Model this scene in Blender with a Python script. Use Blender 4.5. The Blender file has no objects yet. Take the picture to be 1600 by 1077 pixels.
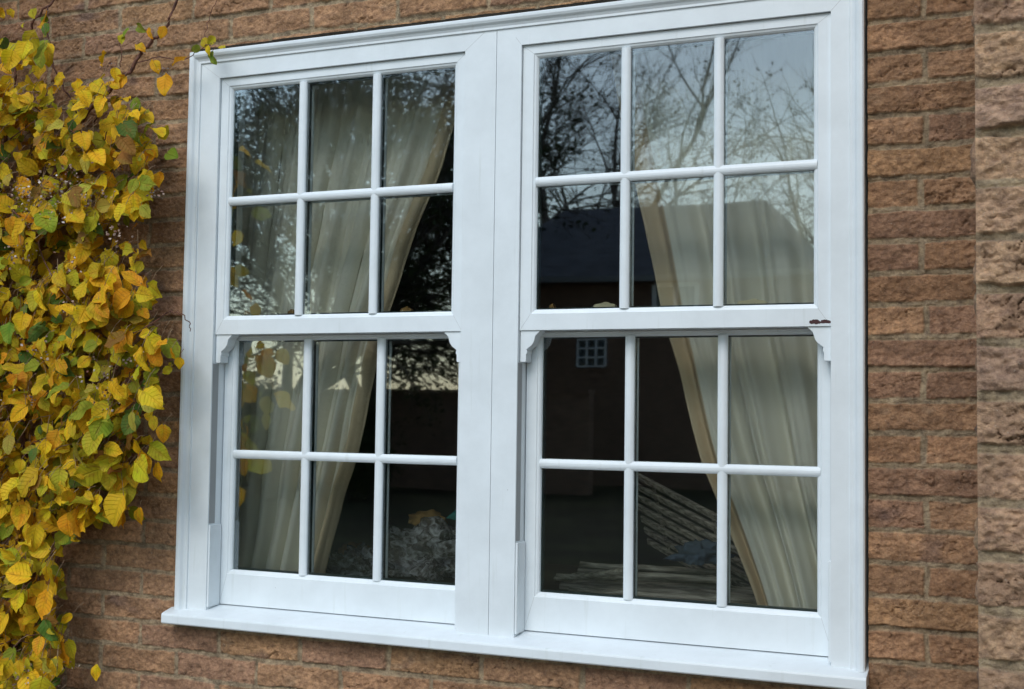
import bpy, bmesh, math, random
import numpy as np
from mathutils import Vector, Matrix, noise
S = bpy.context.scene
COL = S.collection
R = math.radians

# ------------------------------------------------------------------ camera
# wall plane is y = 0 (outside is y < 0), x runs right along the wall, z = 0 is the top of the window sill
F_PX, YAW, PIT, ROL = 1950.13, 0.399361, 0.0543428, 0.0137715
CAM = np.array([2.218111, -2.879967, 0.555841])
_fw = np.array([-math.sin(YAW)*math.cos(PIT), math.cos(YAW)*math.cos(PIT), math.sin(PIT)])
_r = np.array([math.cos(YAW), math.sin(YAW), 0.0]); _u = np.cross(_r, _fw)
_R = np.array([math.cos(ROL)*_r+math.sin(ROL)*_u, -math.sin(ROL)*_r+math.cos(ROL)*_u, _fw])
def at(px, py, Y):
    """world point at depth Y that was measured at pixel (px, py) of the 1600 px photograph"""
    d = _R.T @ np.array([(px-800)/F_PX, -(py-538.5)/F_PX, 1.0])
    return CAM + (Y-CAM[1])/d[1]*d
cam = bpy.data.cameras.new('camera'); camo = bpy.data.objects.new('camera', cam); COL.objects.link(camo)
cam.sensor_width = 36; cam.lens = F_PX/1600*36; cam.clip_start = 0.05; cam.clip_end = 500
M = Matrix(((_R[0][0], _R[1][0], -_R[2][0], CAM[0]), (_R[0][1], _R[1][1], -_R[2][1], CAM[1]), (_R[0][2], _R[1][2], -_R[2][2], CAM[2]), (0, 0, 0, 1)))
camo.matrix_world = M
S.camera = camo

# ------------------------------------------------------------------ light
SUN_EL, SUN_AZ = 42, 186            # azimuth measured clockwise from +y
w = bpy.data.worlds.new('World'); S.world = w; w.use_nodes = True
nt = w.node_tree; bg = nt.nodes['Background']
sky = nt.nodes.new('ShaderNodeTexSky'); sky.sky_type = 'NISHITA'; sky.sun_disc = False
sky.sun_elevation = R(SUN_EL); sky.sun_rotation = R(SUN_AZ); sky.air_density = 1.3; sky.dust_density = .7; sky.ozone_density = 2.0
hs = nt.nodes.new('ShaderNodeHueSaturation'); hs.inputs['Saturation'].default_value = 0.8
nt.links.new(sky.outputs[0], hs.inputs['Color']); wb = nt.nodes.new('ShaderNodeMixRGB'); wb.blend_type = 'MULTIPLY'; wb.inputs[0].default_value = 1; wb.inputs[2].default_value = (.935, 1.01, 1.015, 1)
nt.links.new(hs.outputs[0], wb.inputs[1]); nt.links.new(wb.outputs[0], bg.inputs[0]); bg.inputs[1].default_value = 0.15
sl = bpy.data.lights.new('sun', 'SUN'); sl.energy = 1.25; sl.angle = R(32); sl.color = (1, .985, .96)
so = bpy.data.objects.new('sun', sl); COL.objects.link(so)
az = R(SUN_AZ); sd = Vector((math.sin(az)*math.cos(R(SUN_EL)), math.cos(az)*math.cos(R(SUN_EL)), math.sin(R(SUN_EL))))
so.rotation_euler = sd.to_track_quat('Z', 'Y').to_euler()
S.view_settings.view_transform = 'Standard'; S.view_settings.look = 'None'; S.view_settings.gamma = 1
S.view_settings.exposure = 0.33
S.render.engine = 'CYCLES'
S.cycles.transparent_max_bounces = 24; S.cycles.max_bounces = 8

# ------------------------------------------------------------------ helpers
def tag(o, label=None, cat=None, group=None, kind=None):
    for k, v in (('label', label), ('category', cat), ('group', group), ('kind', kind)):
        if v: o[k] = v
    return o
def empty(name, loc=(0, 0, 0)):
    o = bpy.data.objects.new(name, None); o.location = loc; o.empty_display_size = .1; COL.objects.link(o); return o
class MB:
    def __init__(s): s.v = []; s.f = []; s.m = []; s.mi = 0
    def add(s, vs, fs):
        n = len(s.v); s.v += [tuple(p) for p in vs]; s.f += [tuple(n+i for i in f) for f in fs]; s.m += [s.mi]*len(fs); return s
    def box(s, x0, x1, y0, y1, z0, z1):
        return s.add([(x0,y0,z0),(x1,y0,z0),(x1,y1,z0),(x0,y1,z0),(x0,y0,z1),(x1,y0,z1),(x1,y1,z1),(x0,y1,z1)],
                     [(0,3,2,1),(4,5,6,7),(0,1,5,4),(1,2,6,5),(2,3,7,6),(3,0,4,7)])
    def prism(s, poly, y0, y1):
        n = len(poly); a = [(x, y0, z) for x, z in poly]; b = [(x, y1, z) for x, z in poly]
        return s.add(a+b, [tuple(range(n)), tuple(range(2*n-1, n-1, -1))]+[(i, n+i, n+(i+1) % n, (i+1) % n) for i in range(n)])
    def extrude(s, prof, axis, a, b):
        """closed 2-D profile extruded along x ('x': profile is (y,z)) or z ('z': profile is (x,y))"""
        n = len(prof)
        mk = (lambda p, t: (t, p[0], p[1])) if axis == 'x' else (lambda p, t: (p[0], p[1], t))
        return s.add([mk(p, a) for p in prof]+[mk(p, b) for p in prof],
                     [tuple(range(n-1, -1, -1)), tuple(range(n, 2*n))]+[(i, (i+1) % n, n+(i+1) % n, n+i) for i in range(n)])
    def ring(s, x0, x1, z0, z1, prof, wb=0.0, wt=0.0, open_bottom=False):
        """mitred rectangle sweep; prof = [(inset, y)], insets > .001 get wb extra at the bottom rail"""
        n = len(prof); vs = []
        for d, y in prof:
            eb = wb if d > .001 else 0; et = wt if d > .001 else 0
            b = z0 if open_bottom else z0+d+eb
            vs += [(x0+d, y, b), (x1-d, y, b), (x1-d, y, z1-d-et), (x0+d, y, z1-d-et)]
        fs = []
        for i in range(n-1):
            for k in range(4):
                if open_bottom and k == 0: continue
                a, b2 = i*4+k, i*4+(k+1) % 4
                fs.append((a, b2, b2+4, a+4))
        return s.add(vs, fs)
    def tube(s, pts, rad, n=6, cap=True):
        pts = [Vector(p) for p in pts]; rad = rad if hasattr(rad, '__len__') else [rad]*len(pts)
        vs = []; fs = []; up = Vector((.31, .2, .93)).normalized()
        for i, p in enumerate(pts):
            t = (pts[min(i+1, len(pts)-1)]-pts[max(i-1, 0)])
            t = t.normalized() if t.length > 1e-9 else Vector((0, 0, 1))
            a = t.cross(up); a = a.normalized() if a.length > 1e-3 else t.orthogonal().normalized(); b = t.cross(a)
            for k in range(n):
                q = 2*math.pi*k/n; vs.append(p+(a*math.cos(q)+b*math.sin(q))*rad[i])
        for i in range(len(pts)-1):
            for k in range(n): fs.append((i*n+k, i*n+(k+1) % n, (i+1)*n+(k+1) % n, (i+1)*n+k))
        if cap and n > 2: fs += [tuple(range(n-1, -1, -1)), tuple(range((len(pts)-1)*n, len(pts)*n))]
        return s.add(vs, fs)
    def build(s, name, mats, parent=None, smooth=False, bevel=0, fix=True):
        me = bpy.data.meshes.new(name); me.from_pydata(s.v, [], s.f)
        mats = mats if isinstance(mats, (list, tuple)) else [mats]
        for m in mats: me.materials.append(m)
        me.polygons.foreach_set('material_index', s.m)
        if fix:
            bm = bmesh.new(); bm.from_mesh(me); bmesh.ops.recalc_face_normals(bm, faces=bm.faces); bm.to_mesh(me); bm.free()
        if smooth: me.polygons.foreach_set('use_smooth', [True]*len(me.polygons))
        me.update()
        o = bpy.data.objects.new(name, me); COL.objects.link(o)
        if parent: o.parent = parent
        if bevel:
            b = o.modifiers.new('bevel', 'BEVEL'); b.width = bevel; b.segments = 2; b.limit_method = 'ANGLE'; b.angle_limit = R(35); b.harden_normals = False
        return o

def mat(name, col=(.5, .5, .5), rough=.5, spec=.5, build=None, metal=0):
    m = bpy.data.materials.new(name); m.use_nodes = True; t = m.node_tree; b = t.nodes['Principled BSDF']
    b.inputs['Base Color'].default_value = (*col, 1); b.inputs['Roughness'].default_value = rough
    b.inputs['Specular IOR Level'].default_value = spec; b.inputs['Metallic'].default_value = metal
    if build: build(t, b, lambda k, **kw: _node(t, k, **kw), t.links.new)
    return m
def _node(t, k, **kw):
    n = t.nodes.new('ShaderNode'+k)
    for a, v in kw.items():
        if hasattr(n, a): setattr(n, a, v)
        else: n.inputs[a.replace('_', ' ')].default_value = v
    return n
def noise_mix(c1, c2, scale, detail=5, bump=0, bscale=None, lo=.35, hi=.65, stretch=(1, 1, 1), bdist=.002):
    def f(t, b, N, L):
        tc = N('TexCoord'); mp = N('Mapping'); mp.inputs['Scale'].default_value = stretch; L(tc.outputs['Object'], mp.inputs[0])
        n = N('TexNoise', Scale=scale, Detail=detail); L(mp.outputs[0], n.inputs['Vector'])
        cr = N('ValToRGB'); cr.color_ramp.elements[0].position = lo; cr.color_ramp.elements[1].position = hi
        cr.color_ramp.elements[0].color = (*c1, 1); cr.color_ramp.elements[1].color = (*c2, 1)
        L(n.outputs['Fac'], cr.inputs[0]); L(cr.outputs[0], b.inputs['Base Color'])
        if bump:
            n2 = N('TexNoise', Scale=bscale or scale*4, Detail=4); L(mp.outputs[0], n2.inputs['Vector'])
            bp = N('Bump', Strength=bump, Distance=bdist); L(n2.outputs['Fac'], bp.inputs['Height']); L(bp.outputs[0], b.inputs['Normal'])
    return f

# ------------------------------------------------------------------ materials
def upvc(t, b, N, L):
    tc = N('TexCoord')
    n = N('TexNoise', Scale=7.0, Detail=6, Roughness=.65); L(tc.outputs['Object'], n.inputs['Vector'])
    cr = N('ValToRGB'); e = cr.color_ramp.elements
    e[0].position = .30; e[0].color = (.70, .745, .765, 1); e[1].position = .62; e[1].color = (.775, .825, .85, 1)
    L(n.outputs['Fac'], cr.inputs[0])
    mp = N('Mapping'); mp.inputs['Scale'].default_value = (60, 60, 4); L(tc.outputs['Object'], mp.inputs[0])
    n3 = N('TexNoise', Scale=1.0, Detail=4); L(mp.outputs[0], n3.inputs['Vector'])       # faint run-off streaks
    r3 = N('ValToRGB'); r3.color_ramp.elements[0].position = .62; r3.color_ramp.elements[0].color = (1, 1, 1, 1); r3.color_ramp.elements[1].position = .85; r3.color_ramp.elements[1].color = (.86, .86, .83, 1)
    L(n3.outputs['Fac'], r3.inputs[0])
    mx = N('MixRGB', blend_type='MULTIPLY'); mx.inputs[0].default_value = 1; L(cr.outputs[0], mx.inputs[1]); L(r3.outputs[0], mx.inputs[2])
    n4 = N('TexNoise', Scale=95.0, Detail=2); L(tc.outputs['Object'], n4.inputs['Vector'])  # fly specks
    r4 = N('ValToRGB'); r4.color_ramp.elements[0].position = .80; r4.color_ramp.elements[0].color = (1, 1, 1, 1); r4.color_ramp.elements[1].position = .83; r4.color_ramp.elements[1].color = (.35, .33, .3, 1)
    L(n4.outputs['Fac'], r4.inputs[0])
    m2 = N('MixRGB', blend_type='MULTIPLY'); m2.inputs[0].default_value = 1; L(mx.outputs[0], m2.inputs[1]); L(r4.outputs[0], m2.inputs[2])
    L(m2.outputs[0], b.inputs['Base Color'])
    n2 = N('TexNoise', Scale=260.0, Detail=3); L(tc.outputs['Object'], n2.inputs['Vector'])
    bp = N('Bump', Strength=.10, Distance=.001); L(n2.outputs['Fac'], bp.inputs['Height']); L(bp.outputs[0], b.inputs['Normal'])
    rr = N('MapRange'); rr.inputs[3].default_value = .28; rr.inputs[4].default_value = .5; L(n.outputs['Fac'], rr.inputs[0]); L(rr.outputs[0], b.inputs['Roughness'])
WHITE = mat('white_upvc', (.8, .82, .83), .35, .5, upvc)
SEAM = mat('seam_grey', (.42, .42, .42), .6)
GROOVE = mat('channel_grey', (.33, .34, .34), .55)
SPACER = mat('spacer_bar', (.035, .06, .065), .35)
SCUFF = mat('dark_red_scuff', (.05, .008, .008), .6)
BRASS = mat('pale_brass', (.80, .70, .46), .4, .5)
BRASS_D = mat('aged_brass', (.40, .22, .07), .35, .5, metal=.6)

def glass_mat():
    m = bpy.data.materials.new('window_glass'); m.use_nodes = True; t = m.node_tree; t.nodes.clear()
    N = lambda k, **kw: _node(t, k, **kw); L = t.links.new
    out = N('OutputMaterial'); mx = N('MixShader'); tr = N('BsdfTransparent'); gl = N('BsdfGlossy')
    tr.inputs[0].default_value = (.975, .995, .985, 1); gl.inputs['Roughness'].default_value = .018; gl.inputs['Color'].default_value = (.95, .98, 1, 1)
    fr = N('Fresnel', IOR=1.52); mul = N('Math', operation='MULTIPLY'); mul.inputs[1].default_value = 2.7; mul.use_clamp = True
    tc = N('TexCoord'); n = N('TexNoise', Scale=2.2, Detail=1); L(tc.outputs['Object'], n.inputs['Vector'])
    bp = N('Bump', Strength=.5, Distance=.0012); L(n.outputs['Fac'], bp.inputs['Height']); L(bp.outputs[0], gl.inputs['Normal'])
    L(fr.outputs[0], mul.inputs[0]); L(mul.outputs[0], mx.inputs[0]); L(tr.outputs[0], mx.inputs[1]); L(gl.outputs[0], mx.inputs[2]); L(mx.outputs[0], out.inputs[0])
    return m
GLASS = glass_mat()

def brick_mat():
    def f(t, b, N, L):
        a = N('Attribute'); a.attribute_name = 'brick_colour'
        tc = N('TexCoord')
        n = N('TexNoise', Scale=70.0, Detail=6, Roughness=.7); L(tc.outputs['Object'], n.inputs['Vector'])
        cr = N('ValToRGB'); e = cr.color_ramp.elements
        e[0].position = .3; e[0].color = (.50, .48, .50, 1); e[1].position = .72; e[1].color = (1.42, 1.40, 1.3, 1)
        L(n.outputs['Fac'], cr.inputs[0])
        mx = N('MixRGB', blend_type='MULTIPLY'); mx.inputs[0].default_value = 1; L(a.outputs['Color'], mx.inputs[1]); L(cr.outputs[0], mx.inputs[2])
        v = N('TexNoise', Scale=330.0, Detail=2); L(tc.outputs['Object'], v.inputs['Vector'])
        r2 = N('ValToRGB'); r2.color_ramp.elements[0].position = .66; r2.color_ramp.elements[0].color = (0, 0, 0, 1); r2.color_ramp.elements[1].position = .74; r2.color_ramp.elements[1].color = (.6, .6, .6, 1)
        L(v.outputs['Fac'], r2.inputs[0])
        m2 = N('MixRGB', blend_type='MIX'); L(r2.outputs[0], m2.inputs[0]); L(mx.outputs[0], m2.inputs[1]); m2.inputs[2].default_value = (.50, .42, .32, 1)
        L(m2.outputs[0], b.inputs['Base Color'])
        n2 = N('TexNoise', Scale=190.0, Detail=5, Roughness=.7); L(tc.outputs['Object'], n2.inputs['Vector'])
        bp = N('Bump', Strength=1.0, Distance=.006); L(n2.outputs['Fac'], bp.inputs['Height']); L(bp.outputs[0], b.inputs['Normal'])
    return f
BRICK = mat('rustic_brick', (.3, .16, .1), .92, .15, brick_mat())

# ------------------------------------------------------------------ rustic brick relief
rng = np.random.default_rng(7)
def vnoise(x, y, seed, tile=509):
    g = np.random.default_rng(seed).random((tile, tile)).astype(np.float32)
    xi = np.floor(x).astype(int); yi = np.floor(y).astype(int); fx = x-xi; fy = y-yi
    fx = fx*fx*(3-2*fx); fy = fy*fy*(3-2*fy)
    a = g[xi % tile, yi % tile]; b = g[(xi+1) % tile, yi % tile]; c = g[xi % tile, (yi+1) % tile]; d = g[(xi+1) % tile, (yi+1) % tile]
    return (a*(1-fx)+b*fx)*(1-fy)+(c*(1-fx)+d*fx)*fy-.5
def fbm(x, y, seed, o=4, g=.5):
    s = 0; a = 1; k = 1
    for i in range(o): s = s+a*vnoise(x*k+i*17.3, y*k+i*9.1, seed+i); a *= g; k *= 2.03
    return s
COURSE, PITCH, Z0, X0 = .0714, .2647, .593, 1.985
def relief(X, Z, seed, z0=Z0, x0=X0, pal=None, rough=1.0, joint=.0050):
    """height (towards the viewer) and colour of a wall of drag-wrinkled bricks"""
    wz = Z+.004*fbm(X*5, Z*6, seed+1, 3)+.0022*fbm(X*40, Z*40, seed+2, 2)
    k = np.floor((wz-z0)/COURSE).astype(int); fz = (wz-z0)/COURSE-k
    wx = X+.006*fbm(X*7, Z*9, seed+3, 2)+.002*fbm(X*45, Z*45, seed+4, 2)+np.where(k % 2 == 0, 0, PITCH/2)
    hk = np.random.default_rng(seed+5).random(4096); 
    wx = wx+(hk[k % 4096]-.5)*.012
    i = np.floor((wx-x0)/PITCH).astype(int); fx = (wx-x0)/PITCH-i
    bid = (k*131+i*17+seed*7) % 4096
    rnd = [np.random.default_rng(seed+20+j).random(4096)[bid] for j in range(8)]
    dz = np.minimum(fz, 1-fz)*COURSE; dx = np.minimum(fx, 1-fx)*PITCH
    d = np.minimum(dz, dx)+.0035*fbm(X*38, Z*38, seed+6, 3)
    jw = joint+.0015*(rnd[0]-.5)
    under = np.clip(1-np.abs(d-jw)/.0022, 0, 1)*(fz > .5)*np.clip(.6+2.5*fbm(X*8, Z*14, seed+18, 2), 0, 1); body = np.clip((d-jw)/.0030, 0, 1); body = body*body*(3-2*body)
    # brick surface: offset, tilt, lumps and drag creases whose lie differs brick by brick
    sh = (rnd[1]-.5)*2.4
    u = X*9+rnd[2]*60; v = (Z+sh*.35*X)*34+rnd[3]*60
    wr = fbm(X*22, Z*22, seed+7, 3)
    n1 = fbm(u+.9*wr, v+2.0*wr, seed+8, 3)
    crease = np.clip(1-np.abs(n1)/.027, 0, 1)*np.clip((fbm(X*11+40, Z*16, seed+9, 2)+rnd[4]*.55-.20)*4, 0, 1)
    hb = (rnd[5]-.5)*.006+(rnd[6]-.5)*.006*(fz-.5)+(.0062*fbm(X*24, Z*46, seed+10, 4, .55)+.0042*fbm(X*95, Z*130, seed+17, 3, .65)+.0025*n1-.0070*crease)*rough
    hm = -.0052+.0035*fbm(X*60, Z*60, seed+11, 3)+.004*np.clip(fbm(X*9, Z*9, seed+12, 2)+.1, 0, 1)
    hm = hm+.0022*fbm(X*130, Z*130, seed+19, 2)
    h = hb*body+hm*(1-body)-.004*under
    pal = pal or [(.415, .238, .138), (.43, .248, .143), (.40, .225, .130), (.41, .238, .140), (.365, .21, .135), (.435, .252, .138)]
    P = np.array(pal); ci = (rnd[7]*len(P)).astype(int); c = P[ci]
    tone = (.90+.2*rnd[2])[..., None]
    patch = np.clip(fbm(X*14, Z*24, seed+13, 3)*2.2, -1, 1)[..., None]
    c = c*tone*(1+.20*patch)
    c = c*(1-.45*crease[..., None])
    burn = np.clip(fbm(X*10, Z*18, seed+15, 3)*3-.75, 0, 1)[..., None]*(rnd[4] > .72)[..., None]
    c = c*(1-burn*.6)+np.array((.10, .075, .085))*burn*.6
    lime = np.clip(fbm(X*18, Z*30, seed+16, 3)*3-1.0, 0, 1)[..., None]
    c = c*(1-lime*.4)+np.array((.42, .30, .20))*lime*.4
    mort = np.array((.375, .285, .19))*(1+.5*fbm(X*30, Z*30, seed+14, 4)[..., None])
    c = c*body[..., None]+mort*(1-body[..., None])
    return h, c
def axis(a, b, d0, d1, step, cstep):
    """fine spacing between d0 and d1, coarse spacing outside"""
    l = list(np.arange(a, d0, cstep)) if a < d0 else []
    l += list(np.arange(d0, d1, step))
    l += list(np.arange(d1, b+1e-6, cstep)) if b > d1 else [d1]
    return np.array(l)
def relief_wall(name, xs, zs, fn, hole, parent, y0, dirx=None):
    X, Z = np.meshgrid(xs, zs, indexing='ij'); h, c = fn(X, Z)
    nx, nz = len(xs), len(zs)
    co = np.stack([X, y0-h, Z], -1).reshape(-1, 3) if dirx is None else np.stack([dirx-h*np.ones_like(X), X, Z], -1).reshape(-1, 3)
    idx = np.arange(nx*nz).reshape(nx, nz)
    q = np.stack([idx[:-1, :-1], idx[1:, :-1], idx[1:, 1:], idx[:-1, 1:]], -1).reshape(-1, 4)
    if dirx is not None: q = q[:, ::-1]
    if hole:
        mx = ((xs[:-1]+xs[1:])/2)[:, None]; mz = ((zs[:-1]+zs[1:])/2)[None, :]
        keep = ~((mx > hole[0]) & (mx < hole[1]) & (mz > hole[2]) & (mz < hole[3])); q = q[keep.reshape(-1)]
    used = np.unique(q); remap = -np.ones(nx*nz, int); remap[used] = np.arange(len(used)); co = co[used]; q = remap[q]; cc = c.reshape(-1, 3)[used]
    me = bpy.data.meshes.new(name); me.vertices.add(len(co)); me.vertices.foreach_set('co', co.astype(np.float32).ravel())
    me.loops.add(len(q)*4); me.loops.foreach_set('vertex_index', q.astype(np.int32).ravel())
    me.polygons.add(len(q)); me.polygons.foreach_set('loop_start', np.arange(0, len(q)*4, 4, dtype=np.int32)); me.polygons.foreach_set('loop_total', np.full(len(q), 4, np.int32))
    me.polygons.foreach_set('use_smooth', np.ones(len(q), bool))
    at_ = me.attributes.new('brick_colour', 'FLOAT_COLOR', 'POINT'); at_.data.foreach_set('color', np.concatenate([cc, np.ones((len(cc), 1))], 1).astype(np.float32).ravel())
    me.materials.append(BRICK); me.update(); me.validate()
    o = bpy.data.objects.new(name, me); COL.objects.link(o)
    if parent: o.parent = parent
    return o

WX0, WX1, WZT = -.004, 1.868, 1.580       # opening in the brickwork
GZ = -.95                                  # garden level
xs = axis(-6, 4, -1.05, 2.2, .0026, .05); zs = axis(GZ, 3.2, -.42, 2.0, .0026, .05)
def fn_main(X, Z):
    h, c = relief(X, Z, 11, rough=.8)
    edge = np.minimum(np.minimum((X+1.2)/.2, (2.35-X)/.2), np.minimum((Z+.5)/.1, (2.1-Z)/.1)); h = h*np.clip(edge, 0, 1)
    return h, c
wall = empty('brick_wall', (0, 0, GZ))
tag(wall, 'rough brown brick house wall that the white window is set in', 'wall')
def child_at(parent, *objs):
    for o in objs:
        o.parent = parent; o.matrix_parent_inverse = Matrix.Translation(-Vector(parent.location))
fw_ = relief_wall('brick_face', xs, zs, fn_main, (WX0, WX1, -.036, WZT), None, .004)
rv = MB()                                   # sides of the opening, inner leaf of the wall
rv.box(-6, WX0-.002, .022, .26, GZ, 3.2).box(WX1+.002, 4, .022, .26, GZ, 3.2).box(WX0-.002, WX1+.002, .022, .26, WZT+.002, 3.2).box(WX0-.002, WX1+.002, .022, .26, GZ, -.04)
PLASTER = mat('inner_wall', (.20, .17, .14), .9, .2, noise_mix((.17, .15, .12), (.24, .2, .16), 6))
child_at(wall, fw_, rv.build('inner_wall', PLASTER))

# wing of the house that comes forward at the right
PY = -1.09; pe = at(1526, 538, PY)
pz = at(1560, 531, PY)[2]-.003
wing = empty('brick_pier', (pe[0], PY, GZ))
tag(wing, 'lighter brick pier standing forward at the right edge of the photo', 'brick pier')
PALP = [(.45, .285, .185), (.47, .30, .19), (.44, .275, .18), (.43, .265, .175), (.42, .27, .19)]
def taper(d, h, c):
    t = np.clip(d/.009, 0, 1); return h*t-.0*t, c
xs2 = axis(pe[0], pe[0]+2.2, pe[0], pe[0]+.42, .0022, .02); zs2 = axis(GZ, 3.2, -.1, 1.35, .0022, .02)
pf = relief_wall('brick_face', xs2, zs2, lambda X, Z: taper(X-pe[0], *relief(X, Z, 61, z0=pz, x0=pe[0]+.215, pal=PALP, joint=.0055, rough=1.35)), None, None, PY)
ys2 = axis(PY, .02, PY, .02, .006, .01); zs3 = axis(GZ, 3.2, -.4, 1.9, .006, .03)
pf2 = relief_wall('brick_return', ys2, zs3, lambda X, Z: taper(X-PY, *relief(X, Z, 91, z0=pz, x0=PY, pal=PALP, joint=.0055)), None, None, 0, dirx=pe[0])
core = MB().box(pe[0]+.012, pe[0]+2.2, PY+.012, .0, GZ, 3.2).build('brick_core', PLASTER)
child_at(wing, pf, pf2, core)

# ------------------------------------------------------------------ the window
win = empty('sash_window', (.93, 0, 0))
tag(win, 'white double sliding sash window with twelve small panes on each side, set in the brick wall', 'window')
def W(o, p=None):
    if p is None: child_at(win, o)
    else:
        o.parent = p
    return o
def strip(mb, a, b, wdt, y, y2=None):
    """thin seam lying on the face from a to b (x,z)"""
    a = Vector(a); b = Vector(b); t = (b-a).normalized(); n = Vector((-t.y, t.x))*wdt/2
    mb.prism([tuple(a-n), tuple(b-n), tuple(b+n), tuple(a+n)], y, y2 or y+.002)
FT = 1.566; MC = .949; FR = 1.861
UNITS = [(0.0, MC-.0006, .096, .860), (MC+.0006, FR, 1.018, 1.786)]
OT = 1.487
for ui, (fx0, fx1, ox0, ox1) in enumerate(UNITS):
    m = MB()
    yb = .125
    # frame posts and head as a mitred body with a flat face at y = 0
    outer = [(fx0, -.02), (fx1, -.02), (fx1, FT-.004), (fx0, FT-.004)]; inner = [(ox0, -.02), (ox1, -.02), (ox1, OT), (ox0, OT)]
    def P(pts, y): return [(x, y, z) for x, z in pts]
    vs = P(outer, 0)+P(inner, 0)+P(outer, yb)+P(inner, yb)
    fs = []
    for k in (1, 2, 3):
        a, b = k, (k+1) % 4
        fs += [(a, b, 4+b, 4+a), (8+a, 8+b, b, a), (4+a, 4+b, 12+b, 12+a), (8+b, 8+a, 12+a, 12+b)]
    fs += [(0, 4, 12, 8), (5, 1, 9, 13)]
    m.add(vs, fs)
    m.mi = 1
    strip(m, (ox0-.001, OT+.001), (fx0+(.034 if ui == 0 else .052), FT-(.058 if ui else .034)-.0), .0007, -.0003)
    strip(m, (ox1+.001, OT+.001), (fx1-(.034 if ui == 1 else .035), FT-.036), .0007, -.0003)
    fr = W(m.build('frame', [WHITE, SEAM], None, bevel=.0012))
# moulded trim round the outside of the frame
tp = [(0, .03), (0, -.013), (.0035, -.0165), (.010, -.0165), (.016, -.0135), (.021, -.0075), (.027, -.0045), (.033, -.0045), (.0345, 0.001)]
W(MB().ring(0, FR+.001, -.004, FT, tp, open_bottom=True).build('trim', WHITE, None, bevel=.0006))
# sill
sp = [(.10, .009), (.052, .007), (0.0, -.0005), (-.036, -.0095), (-.0415, -.012), (-.043, -.0165), (-.043, -.036), (-.040, -.0395), (-.028, -.0395), (-.026, -.034), (.02, -.034), (.10, -.034)]
sm = MB(); sm.extrude(sp, 'x', -.020, 1.868)
W(sm.build('sill', WHITE, None, bevel=.0008))

def round_prof(c, y0, y1, wd, flip=False):
    """rounded glazing-bar profile, (across, y)"""
    h = wd/2
    return [(c-h, y1), (c-h, y0+.006), (c-h*.82, y0+.0035), (c-h*.5, y0+.001), (c-h*.2, y0), (c+h*.2, y0), (c+h*.5, y0+.001), (c+h*.82, y0+.0035), (c+h, y0+.006), (c+h, y1)]
def sash(kind, ox0, ox1, z0, z1, yf, yg, gx, gz, parent=None):
    """frame of one sash; gx = glass edges/bar centres in x (4), gz = bottom, bar, top"""
    fl = gx[0]-ox0-.011
    prof = [(0, yf+.043), (0, yf), (fl, yf), (fl+.002, yf+.0025), (fl+.006, yf+.004), (fl+.0095, yf+.0075), (fl+.011, yg-.0005), (fl+.011, yg+.003)]
    wb = (gz[0]-z0)-(gx[0]-ox0); wt = (z1-gz[2])-(gx[0]-ox0)
    m = MB().ring(ox0, ox1, z0, z1, prof, wb=wb, wt=wt)
    # inner side of the sash, behind the glass
    m.ring(ox0, ox1, z0, z1, [(0, yf+.043), (fl+.006, yf+.043), (fl+.006, yg+.022)], wb=wb, wt=wt)
    m.mi = 1
    for cx_, sx in ((ox0, 1), (ox1, -1)):
        for cz_, sz, ex in ((z0, 1, wb), (z1, -1, wt)):
            strip(m, (cx_+sx*.001, cz_+sz*.001), (cx_+sx*fl, cz_+sz*(fl+ex)), .0006, yf-.0003)
    so_ = W(m.build(kind, [WHITE, SEAM], None, bevel=.0007))
    inv = lambda o: child_of(so_, o)
    def child_of(p, o):
        o.parent = p; o.matrix_parent_inverse = (Matrix.Translation(Vector(win.location))) @ Matrix.Translation(-Vector(win.location)); return o
    bars = []
    x0, x1 = gx[0]-.002, gx[3]+.002; zb, zt = gz[0]-.002, gz[2]+.002
    for cxb in gx[1:3]:
        b = MB().extrude(round_prof(cxb, yg-.0125, yg-.0004, .0235), 'z', zb, zt)
        b.mi = 1; b.box(cxb-.010, cxb+.010, yg+.003, yg+.0225, zb, zt)
        b.mi = 0; b.extrude(round_prof(cxb, yg+.024, yg+.034, .0235), 'z', zb, zt)
        bars.append(b)
    b = MB()
    hp = [(y, z) for z, y in round_prof(gz[1], yg-.0131, yg-.0004, .0235)]; b.extrude(hp, 'x', x0, x1)
    b.mi = 1; b.box(x0, x1, yg+.0032, yg+.022, gz[1]-.010, gz[1]+.010)
    b.mi = 0; b.extrude([(y, z) for z, y in round_prof(gz[1], yg+.0242, yg+.0345, .0235)], 'x', x0, x1)
    bars.append(b)
    for b in bars: inv(b.build('glazing_bar', [WHITE, SPACER], None, bevel=0))
    g = MB().box(gx[0]-.004, gx[3]+.004, yg, yg+.0012, gz[0]-.004, gz[2]+.004)
    inv(g.build('glass', GLASS, None))
    s_ = MB()                                 # dark spacer bar between the two panes
    for a0, a1, c0, c1 in ((gx[0]-.003, gx[0]+.003, zb, zt), (gx[3]-.003, gx[3]+.003, zb, zt), (gx[0]+.003, gx[3]-.003, gz[0]-.003, gz[0]+.004), (gx[0]+.003, gx[3]-.003, gz[2]-.003, gz[2]+.003)):
        s_.box(a0, a1, yg+.0045, yg+.0205, c0, c1)
    inv(s_.build('spacer_bar', SPACER, None))
    return so_, inv
def horn(x, sx, z=.7625):
    pr = [(0, 0), (.052, 0), (.0515, -.005), (.046, -.009), (.0405, -.015), (.0385, -.023), (.036, -.031), (.030, -.039), (.022, -.045), (.017, -.049), (.0185, -.053), (.0185, -.058), (.016, -.061), (.016, -.078), (.014, -.080), (0, -.080)]
    return [(x+sx*a, z+b) for a, b in pr][::sx]
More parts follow.
